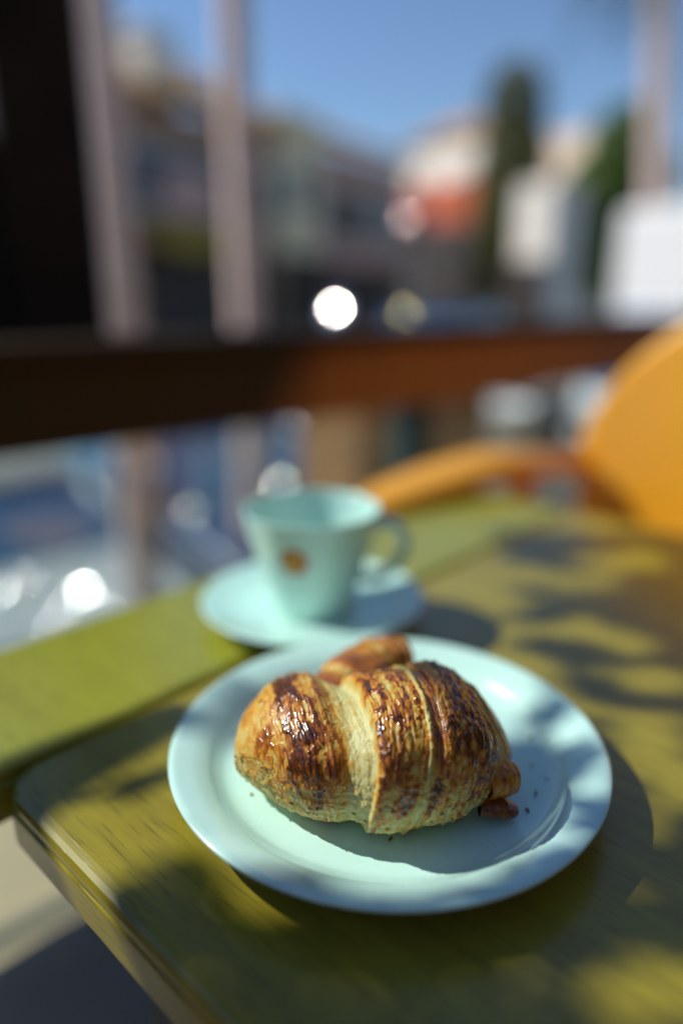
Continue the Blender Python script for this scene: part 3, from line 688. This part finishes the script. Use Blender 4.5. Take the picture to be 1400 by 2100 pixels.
# left lobe: a flap edge crossing low on the flank
flap = TH - (R(2) + .22 * np.sin((XP - 480) / 34) - (XP - 560) * .0012)
D2 = D2 + sstep(-.02, .02, flap) * .8 * sstep(474, 500, XP) * sstep(700, 640, XP)
Dm = (D + D2 * endf) * 1e-3
nl = np.sqrt((ny / Wd) ** 2 + (nz / Hd) ** 2) + 1e-9
Y1 = Y0 + Dm * (ny / Wd) / nl; Z1 = Z0 + Dm * (nz / Hd) / nl
Z1 = np.where(Z1 < .0015, .0008 + .0007 * np.tanh((Z1 - .0015) / .004), Z1)
X1 = X + (.4e-3 * n1 - np.sign(XP - XC) * 0) * endf
# browning detail
hgt = sstep(.15, .75, (Z1 - .003) / .058)
BR = BR * (.26 + .74 * sstep(-.50, .48, sinT + .18 * n1 + .1 * streak)) + .20 * n1 * (.4 + glaze) + .22 * streak * (.25 + glaze) + .13 * fine * glaze + .16 * n2
BR = BR + glaze * np.clip(blis - .42, -.3, .4) * .62 * bump_zone
BR = BR - .08 * np.clip(D2, 0, 1.5) * glaze + (pat - .5) * .26 * (.35 + glaze) + (pat2 - .4) * .22 * (.3 + glaze)
BR = BR + low * (.14 * sheet + .06)
ty = sstep(.05, .5, fbm(X * 110 + 8, Y0 * 110, Z0 * 110, 3)) * np.where(XP < 600, 1, 0) * sstep(.05, .5, sinT)
BR = BR + .32 * ty
BR = BR + .9 * np.exp(-(((XP - 606) / 7) ** 2 + ((TH - R(83)) / .07) ** 2)) + .9 * np.exp(-(((XP - 883) / 6) ** 2 + ((TH - R(8)) / .06) ** 2))
BR = np.clip(BR * 1.0 - .035, 0, 1)

def grid_mesh(name, P, attr, mask=None, closed=True):
    nx, nt = P.shape[:2]
    i, j = np.meshgrid(np.arange(nx - 1), np.arange(nt if closed else nt - 1), indexing='ij'); j2 = (j + 1) % nt
    F = np.stack([i*nt + j, (i+1)*nt + j, (i+1)*nt + j2, i*nt + j2], -1).reshape(-1, 4)
    if mask is not None: F = F[mask[:, :F.shape[0] // (nx-1)].reshape(-1)[:len(F)]]
    used = np.unique(F); rem = np.full(nx * nt, -1); rem[used] = np.arange(len(used)); F = rem[F]
    me = bpy.data.meshes.new(name); me.vertices.add(len(used)); me.vertices.foreach_set('co', P.reshape(-1, 3)[used].astype(np.float32).ravel())
    me.loops.add(F.size); me.loops.foreach_set('vertex_index', F.ravel().astype(np.int32)); me.polygons.add(len(F))
    me.polygons.foreach_set('loop_start', np.arange(0, F.size, 4, dtype=np.int32)); me.polygons.foreach_set('loop_total', np.full(len(F), 4, np.int32))
    me.update(calc_edges=True)
    at_ = me.attributes.new('browning', 'FLOAT', 'POINT'); at_.data.foreach_set('value', attr.reshape(-1)[used].astype(np.float32))
    return me

def crust_mat():
    m = bpy.data.materials.new('croissant_crust'); m.use_nodes = True
    n, l = m.node_tree.nodes, m.node_tree.links; b = n['Principled BSDF']
    a = n.new('ShaderNodeAttribute'); a.attribute_name = 'browning'
    tc = n.new('ShaderNodeTexCoord'); nz = n.new('ShaderNodeTexNoise'); nz.inputs['Scale'].default_value = 420; nz.inputs['Detail'].default_value = 6
    l.new(tc.outputs['Object'], nz.inputs['Vector'])
    ma = n.new('ShaderNodeMath'); ma.operation = 'MULTIPLY_ADD'; l.new(nz.outputs[0], ma.inputs[0]); ma.inputs[1].default_value = .34
    ad = n.new('ShaderNodeMath'); ad.operation = 'SUBTRACT'; l.new(a.outputs['Fac'], ad.inputs[0]); ad.inputs[1].default_value = .17
    l.new(ad.outputs[0], ma.inputs[2])
    rp = n.new('ShaderNodeValToRGB'); cr = rp.color_ramp
    cols = [(0, (.60, .53, .235)), (.16, (.56, .44, .15)), (.32, (.64, .33, .04)), (.48, (.55, .19, .010)), (.64, (.35, .090, .006)), (.80, (.18, .042, .004)), (1.0, (.085, .022, .005))]
    cr.elements[0].position = 0; cr.elements[0].color = (*cols[0][1], 1); cr.elements[1].position = 1; cr.elements[1].color = (*cols[-1][1], 1)
    for p, c in cols[1:-1]: e = cr.elements.new(p); e.color = (*c, 1)
    l.new(ma.outputs[0], rp.inputs[0]); l.new(rp.outputs[0], b.inputs['Base Color'])
    rr = n.new('ShaderNodeMapRange'); rr.inputs[1].default_value = .2; rr.inputs[2].default_value = .7; rr.inputs[3].default_value = .55; rr.inputs[4].default_value = .30
    l.new(ma.outputs[0], rr.inputs[0]); l.new(rr.outputs[0], b.inputs['Roughness'])
    rc = n.new('ShaderNodeMapRange'); rc.inputs[1].default_value = .3; rc.inputs[2].default_value = .75; rc.inputs[3].default_value = 0; rc.inputs[4].default_value = .65
    l.new(ma.outputs[0], rc.inputs[0]); l.new(rc.outputs[0], b.inputs['Coat Weight']); b.inputs['Coat Roughness'].default_value = .12
    b.inputs['Subsurface Weight'].default_value = .12; b.inputs['Subsurface Radius'].default_value = (1, .5, .15); b.inputs['Subsurface Scale'].default_value = .003
    n2_ = n.new('ShaderNodeTexNoise'); n2_.inputs['Scale'].default_value = 900; n2_.inputs['Detail'].default_value = 4; l.new(tc.outputs['Object'], n2_.inputs['Vector'])
    bp = n.new('ShaderNodeBump'); bp.inputs['Strength'].default_value = .22; bp.inputs['Distance'].default_value = .0004
    l.new(n2_.outputs[0], bp.inputs['Height']); l.new(bp.outputs[0], b.inputs['Normal']); l.new(bp.outputs[0], b.inputs['Coat Normal'])
    return m
CR = crust_mat()
cz = TZ + .0066
# centre of the body: put the front-lower silhouette where the photo has it
base = onz(765, 1535, cz + .028)
cro = thing('croissant', 'golden brown glazed croissant with dark ribbed bands on the mint plate', 'croissant', (base.x, base.y + .004, cz), R(-1.5))
Pm = np.stack([X1, Y1, Z1], -1)
Qf = Q[:-1, :]
edges = [(-1e9, 551), (551, 694), (694, 769), (769, 870), (870, 1013), (1013, 1e9)]
for lo_, hi_ in edges:
    me = grid_mesh('pastry_layer', Pm, BR, mask=(Qf >= lo_) & (Qf < hi_))
    obj('pastry_layer', me, CR, cro, smooth=True)
def cap(i):
    c = Pm[i].mean(0); bm = bmesh.new(); vs = [bm.verts.new(p) for p in Pm[i]]; v0 = bm.verts.new(c)
    for k in range(NT): bm.faces.new((vs[k], vs[(k+1) % NT], v0))
    me = bpy.data.meshes.new('pastry_end'); bm.to_mesh(me); bm.free()
    at_ = me.attributes.new('browning', 'FLOAT', 'POINT'); at_.data.foreach_set('value', np.full(NT + 1, .4, np.float32)); return me
obj('pastry_end', cap(0), CR, cro, smooth=True); obj('pastry_end', cap(NX - 1), CR, cro, smooth=True)

def horn(name, pts, rad, brown, ridges=5, squash=.8, nx=110, nt=120, seed=0):
    """tapered stub of rolled pastry along a curve (local coordinates)"""
    pts = np.array(pts, float); k = np.linspace(0, 1, len(pts)); t = np.linspace(0, 1, nx)
    C = np.stack([sm2(np.interp(t, k, pts[:, j])) for j in range(3)], -1); r = sm2(np.interp(t, np.linspace(0, 1, len(rad)), rad))
    Tn = np.gradient(C, axis=0); Tn /= np.linalg.norm(Tn, axis=1)[:, None]; up = np.array([0, 0, 1.0])
    Aa = np.cross(Tn, up); Aa /= np.linalg.norm(Aa, axis=1)[:, None]; Bb = np.cross(Aa, Tn)
    a = np.linspace(0, 2*np.pi, nt, endpoint=False); tg, ag = np.meshgrid(t, a, indexing='ij')
    saw = (tg * ridges + .12 * np.sin(ag) + .1 * seed) % 1.0
    nn = fbm(tg * 9 + seed, np.cos(ag) * 2.4, np.sin(ag) * 2.4, 4); st = fbm(tg * 40 + seed, np.cos(ag) * 1.2, np.sin(ag) * 1.2, 3)
    rr = r[:, None] * (1 + (.10 if ridges > 1 else 0) * (1 - saw) + .10 * nn + .06 * st)
    P = C[:, None, :] + Aa[:, None, :] * (rr * np.cos(ag))[..., None] + Bb[:, None, :] * (rr * squash * np.sin(ag))[..., None]
    P[..., 2] = np.maximum(P[..., 2], .0007)
    br = np.clip(brown + .25 * nn + .2 * st - (.3 if ridges > 1 else 0) * (saw > .85), 0, 1)
    return obj(name, grid_mesh(name, P, br), CR, cro, smooth=True)
def sm2(a, w=15):
    kk = np.hanning(w); kk /= kk.sum(); return np.convolve(np.pad(a, w // 2, mode='edge'), kk, mode='valid')
lx = lambda px: (px - XC) * PXM
horn('pastry_horn', [(lx(650), .022, .024), (lx(705), .046, .027), (lx(762), .064, .029), (lx(815), .073, .029), (lx(858), .076, .028), (lx(863), .076, .028)], [.016, .016, .0152, .0138, .0108, .0005], .58, ridges=4, seed=1)
horn('pastry_tail', [(lx(985), -.006, .016), (lx(1010), -.005, .0155), (lx(1035), -.004, .015), (lx(1050), -.003, .0145), (lx(1057), -.003, .014), (lx(1060), -.003, .014)], [.010, .0098, .0088, .0068, .0042, .0004], .50, ridges=.3, seed=2, nx=60, nt=70)
horn('pastry_tail', [(lx(975), -.010, .0065), (lx(1005), -.0105, .0055), (lx(1030), -.011, .0045), (lx(1045), -.011, .0040), (lx(1053), -.011, .0036), (lx(1056), -.011, .0034)], [.0075, .0070, .0060, .0045, .0028, .0004], .74, ridges=.3, seed=3, squash=.5, nx=60, nt=70)

# loose flakes still hanging on the crust: thin curled sheets
def flakes(n):
    V, F, Bv = [], [], []
    cand = np.argwhere((sinT > -.5) & (np.cos(TH - TC) > .0) & (low > .25))
    for _ in range(n):
        i, j = cand[rng.integers(len(cand))]
        if i < 20 or i > NX - 21: continue
        p = Pm[i, j]; du = Pm[i+6, j] - Pm[i-6, j]; dv = Pm[i, (j+6) % NT] - Pm[i, j-6]; du /= np.linalg.norm(du); dv /= np.linalg.norm(dv)
        nn = np.cross(dv, du); nn /= np.linalg.norm(nn); nn *= np.sign(np.dot(nn, [0, -.6, .6]) + 1e-6)
        a = rng.uniform(0, 6.28); s = rng.uniform(.7e-3, 2.6e-3); w = s * rng.uniform(.3, .8)
        e1 = du * math.cos(a) + dv * math.sin(a); e2 = -du * math.sin(a) + dv * math.cos(a); b0 = len(V)
        for f in (0, .5, 1):
            lift = -.2e-3 + f * f * rng.uniform(.2e-3, .9e-3)
            for g in (-1, 1): V.append(p + e1 * s * f + e2 * w * g * (1 - .4 * f) * rng.uniform(.6, 1) + nn * lift)
        F += [(b0, b0+1, b0+3, b0+2), (b0+2, b0+3, b0+5, b0+4)]; Bv += [max(0, BR[i, j] + rng.uniform(-.15, .2))] * 6
    me = bpy.data.meshes.new('flakes'); me.from_pydata([tuple(v) for v in V], [], F); me.update()
    at_ = me.attributes.new('browning', 'FLOAT', 'POINT'); at_.data.foreach_set('value', np.array(Bv, np.float32)); return me
obj('flakes', flakes(420), CR, cro, kind='stuff')

# crumbs on the plate
def crumb(px, py, r, label, el=1.0):
    bm = bmesh.new(); bmesh.ops.create_icosphere(bm, subdivisions=2, radius=r)
    for v in bm.verts: v.co = Vector((v.co.x * el, v.co.y * .8, v.co.z * .5)) * (1 + random.uniform(-.22, .22))
    zmin = min(v.co.z for v in bm.verts)
    for v in bm.verts: v.co.z -= zmin
    o = obj('crumb', bm, M['crumb']); p = onz(px, py, cz); o.location = (p.x, p.y, TZ + .0065); o.rotation_euler = (0, 0, random.uniform(0, 6))
    o['label'] = label; o['category'] = 'crumb'; o['group'] = 'pastry crumbs on the plate'
crumb(1081, 1663, .0011, 'brown crumb right of the croissant, nearest the plate rim', 1.2)
crumb(1022, 1662, .0013, 'long pale crumb just below the dark pastry tail', 2.0)
crumb(1088, 1516, .0012, 'dark crumb right of the croissant, farthest from the camera')
crumb(1125, 1600, .0007, 'thin sliver crumb beside the right wall of the plate well', 3.5)
crumb(1098, 1628, .0006, 'thin sliver crumb midway between croissant tail and plate wall', 4.0)
crumb(1090, 1572, .0008, 'tiny crumb in the croissant shadow right of its end')
crumb(515, 1630, .0008, 'tiny crumb left of the croissant, on the bright well')
crumb(800, 1722, .0008, 'flat crumb in front of the croissant middle', 2.0)

# ------------------------------------------------------------------ chairs
chair = thing('orange_chair', 'bright orange moulded plastic armchair at the far end of the table', 'chair', (.318, .603, 0), R(32))
# local: +x away from the table (back), +-y sides; it faces -x
def shell():
    bm = bmesh.new(); rows = []
    for i in range(33):
        s = -1 + 2 * i / 32; row = []
        topz = .765 + .225 * math.sqrt(max(0, 1 - (s * .995) ** 2))
        for k in range(15):
            f = k / 14; z = .46 + (topz - .46) * f
            row.append(bm.verts.new((.185 - .055 * abs(s) ** 2.2 + .10 * max(0, z - .5), (.225 + .045 * f) * s, z)))
        rows.append(row)
    for a, b in zip(rows, rows[1:]):
        for k in range(14): bm.faces.new((a[k], a[k+1], b[k+1], b[k]))
    return bm
o = obj('back_shell', shell(), M['chair'], chair, smooth=True); so = o.modifiers.new('thickness', 'SOLIDIFY'); so.thickness = .012; so.offset = 0
so = o.modifiers.new('soft', 'SUBSURF'); so.levels = 1; so.render_levels = 2
for sy in (-1, 1):
    P = [(.14, .262*sy, .765), (.0, .278*sy, .772), (-.07, .278*sy, .762), (-.14, .265*sy, .757), (-.20, .245*sy, .753), (-.225, .235*sy, .751)]
    bm = bmesh.new(); tube(bm, P, [.030, .036, .038, .032, .020, .007], n=16, squash=(1.15, .50))
    ar = obj('armrest', bm, M['chair'], chair, smooth=True)
    obj('arm_post', T([(.05, .262*sy, .765), (.04, .25*sy, .6), (.0, .22*sy, .45)], [.014, .016, .018], n=10), M['chair'], chair, smooth=True)
bm = bmesh.new(); rows = []
for i in range(13):
    row = []
    for j in range(13):
        x = -.22 + .40 * i / 12; y = (-1 + j / 6) * (.235 - .03 * (i / 12))
        row.append(bm.verts.new((x, y, .455 + .025 * (abs(j - 6) / 6) ** 2 - .02 * math.exp(-((x + .22) / .05) ** 2))))
    rows.append(row)
for a_, b_ in zip(rows, rows[1:]):
    for k in range(12): bm.faces.new((a_[k], a_[k+1], b_[k+1], b_[k]))
o = obj('seat', bm, M['chair'], chair, smooth=True); so = o.modifiers.new('thickness', 'SOLIDIFY'); so.thickness = .014
for x in (-.17, .15):
    for y in (-.19, .19): obj('leg', T([(x, y, .45), (x * 1.2, y * 1.15, 0)], [.014, .010], n=10), M['darkmetal'], chair)

ds = onz(60, 2080, .47)
dch = thing('dark_chair', 'dark navy chair with rounded seat tucked beside the near table corner', 'chair', (-.216 + .12 * .682, .201 + .12 * .731, 0), R(90 - TAZ))
bm = bmesh.new(); rr_ = []
for f, z in ((.90, .470), (.97, .467), (1.0, .458), (1.0, .448), (.96, .440), (.9, .438)):
    rr_.append([bm.verts.new(((.20 * f) * math.copysign(abs(math.cos(a)) ** .6, math.cos(a)), .20 * f * math.copysign(abs(math.sin(a)) ** .6, math.sin(a)), z)) for a in np.linspace(0, 2*np.pi, 48, endpoint=False)])
for a_, b_ in zip(rr_, rr_[1:]):
    for k in range(48): bm.faces.new((a_[k], b_[k], b_[(k+1) % 48], a_[(k+1) % 48]))
bm.faces.new(rr_[0]); bm.faces.new(rr_[-1][::-1])
obj('seat', bm, M['darkseat'], dch, smooth=True)
for x in (-.15, .15):
    for y in (-.15, .15): obj('leg', T([(x, y, .438), (x * 1.15, y * 1.15, 0)], [.014, .010], n=10), M['darkmetal'], dch)
bm = bmesh.new(); box(bm, -.215, -.19, -.18, .18, .60, .86); obj('backrest', bm, M['darkseat'], dch, bevel=.01, seg=3)
for y in (-.14, .14): obj('back_post', T([(-.17, y, .45), (-.20, y, .62)], .012, n=10), M['darkmetal'], dch)

# ------------------------------------------------------------------ overhanging tree left of the frame that dapples the table
LIT = [(590,1655,190,105,.757),(800,1725,130,40,.757),(690,1490,235,150,.805),(640,1150,260,220,.80),(640,1240,240,90,.76),
       (1000,1385,130,62,.767),(1175,1498,60,24,.768),(1200,1600,66,30,.768),(1130,1690,60,34,.765),(535,1835,46,24,.75),(760,1365,140,40,.767),
       (380,1640,50,34,.768),
       (235,1630,210,120,.75),(120,1790,110,85,.75),(60,1690,120,120,.75),(930,1120,110,34,.75),
       (1150,1190,130,18,.75),(1050,1235,60,16,.75),(1290,1150,100,18,.75),(1180,1290,75,24,.75),(1295,1325,55,20,.75),(1100,1375,50,26,.75),
       (1345,1400,75,28,.75),(1330,1505,85,40,.75),(1390,1610,55,45,.75),(1370,2040,130,50,.75)]
def is_lit(p):
    for z in (.75, .767, .80, .90):
        q = p - SUNDIR * ((p.z - z) / SUNDIR.z); x, y = proj(q) if q.y > .02 else (-9e3, 9e3)
        if z > .85 and x > 1100 and y < 1110 and q.y > .62: return True
        if z < .76 and y < 1090: return True
        if z < .76:
            t_ = q.dot(tn)
            if t_ > G - .055 and q.dot(tu) < .52: return True
        for cx_, cy_, rx, ry, zz in LIT:
            if abs(zz - z) < .012 and ((x - cx_) / rx) ** 2 + ((y - cy_) / ry) ** 2 < 1: return True
    return False
s1v = SUNDIR.cross(Vector((0, 0, 1))).normalized(); s2v = s1v.cross(SUNDIR)
OFF = [Vector((0, 0, 0))] + [(s1v * math.cos(a_) + s2v * math.sin(a_)) * .005 for a_ in (0, 1.05, 2.1, 3.14, 4.2, 5.25)]
lv = []
while len(lv) < 11500:
    g = Vector((random.uniform(-.45, .75), random.uniform(-.15, 1.0), TZ))
    p = g + SUNDIR * random.uniform(1.45, 2.0)
    if not any(is_lit(p + o_) for o_ in OFF): lv.append(p)
tr = thing('overhanging_tree', 'leafy tree outside the frame at left whose leaves dapple the table', 'tree', (-2.7, .15, SZ))
off = Vector((-2.7, .15, SZ))
leaf_cloud([tuple(p - off) for p in lv], .034, M['leaf'], 'foliage', tr, aspect=.55)
obj('trunk', T([(0, 0, 0), (.05, 0, 1.8), (.1, -.1, 3.6), (.4, -.2, 4.4)], [.12, .10, .08, .05], n=12), M['bark'], tr, smooth=True)
made = 0
for e in random.sample(lv, 400):
    P = [Vector((-2.3, .0, 3.0)), (Vector((-2.3, .0, 3.2)) + e) * .5 + Vector((0, 0, .35)), e]
    pts = [P[0].lerp(P[1], f / 8).lerp(P[1].lerp(P[2], f / 8), f / 8) for f in range(9)]
    if any(is_lit(p) for p in pts): continue
    obj('branch', T([p - off for p in pts], [.022 * (1 - f / 10) + .002 for f in range(9)], n=6), M['bark'], tr, smooth=True); made += 1
    if made >= 8: break
# low unseen limb, added to lay its shadow across the table corner
shadow_limb = [onz(px, py, TZ) + SUNDIR * 1.35 for px, py in ((-160, 1745), (30, 1622), (140, 1562), (260, 1508), (390, 1458))]
obj('branch', T([p - off for p in shadow_limb], [.024, .021, .019, .016, .011], n=8), M['bark'], tr, smooth=True)  # added unseen limb, casts the shadow band on the table corner
for (A_, B_) in (((160, 1645), (330, 1600)), ((240, 1650), (350, 1585)), ((230, 1610), (320, 1590))):
    pq = [onz(*A_, TZ) + SUNDIR * 1.3, onz(*B_, TZ) + SUNDIR * 1.4]
    obj('twig', T([p - off for p in pq], [.002, .005], n=5), M['bark'], tr)
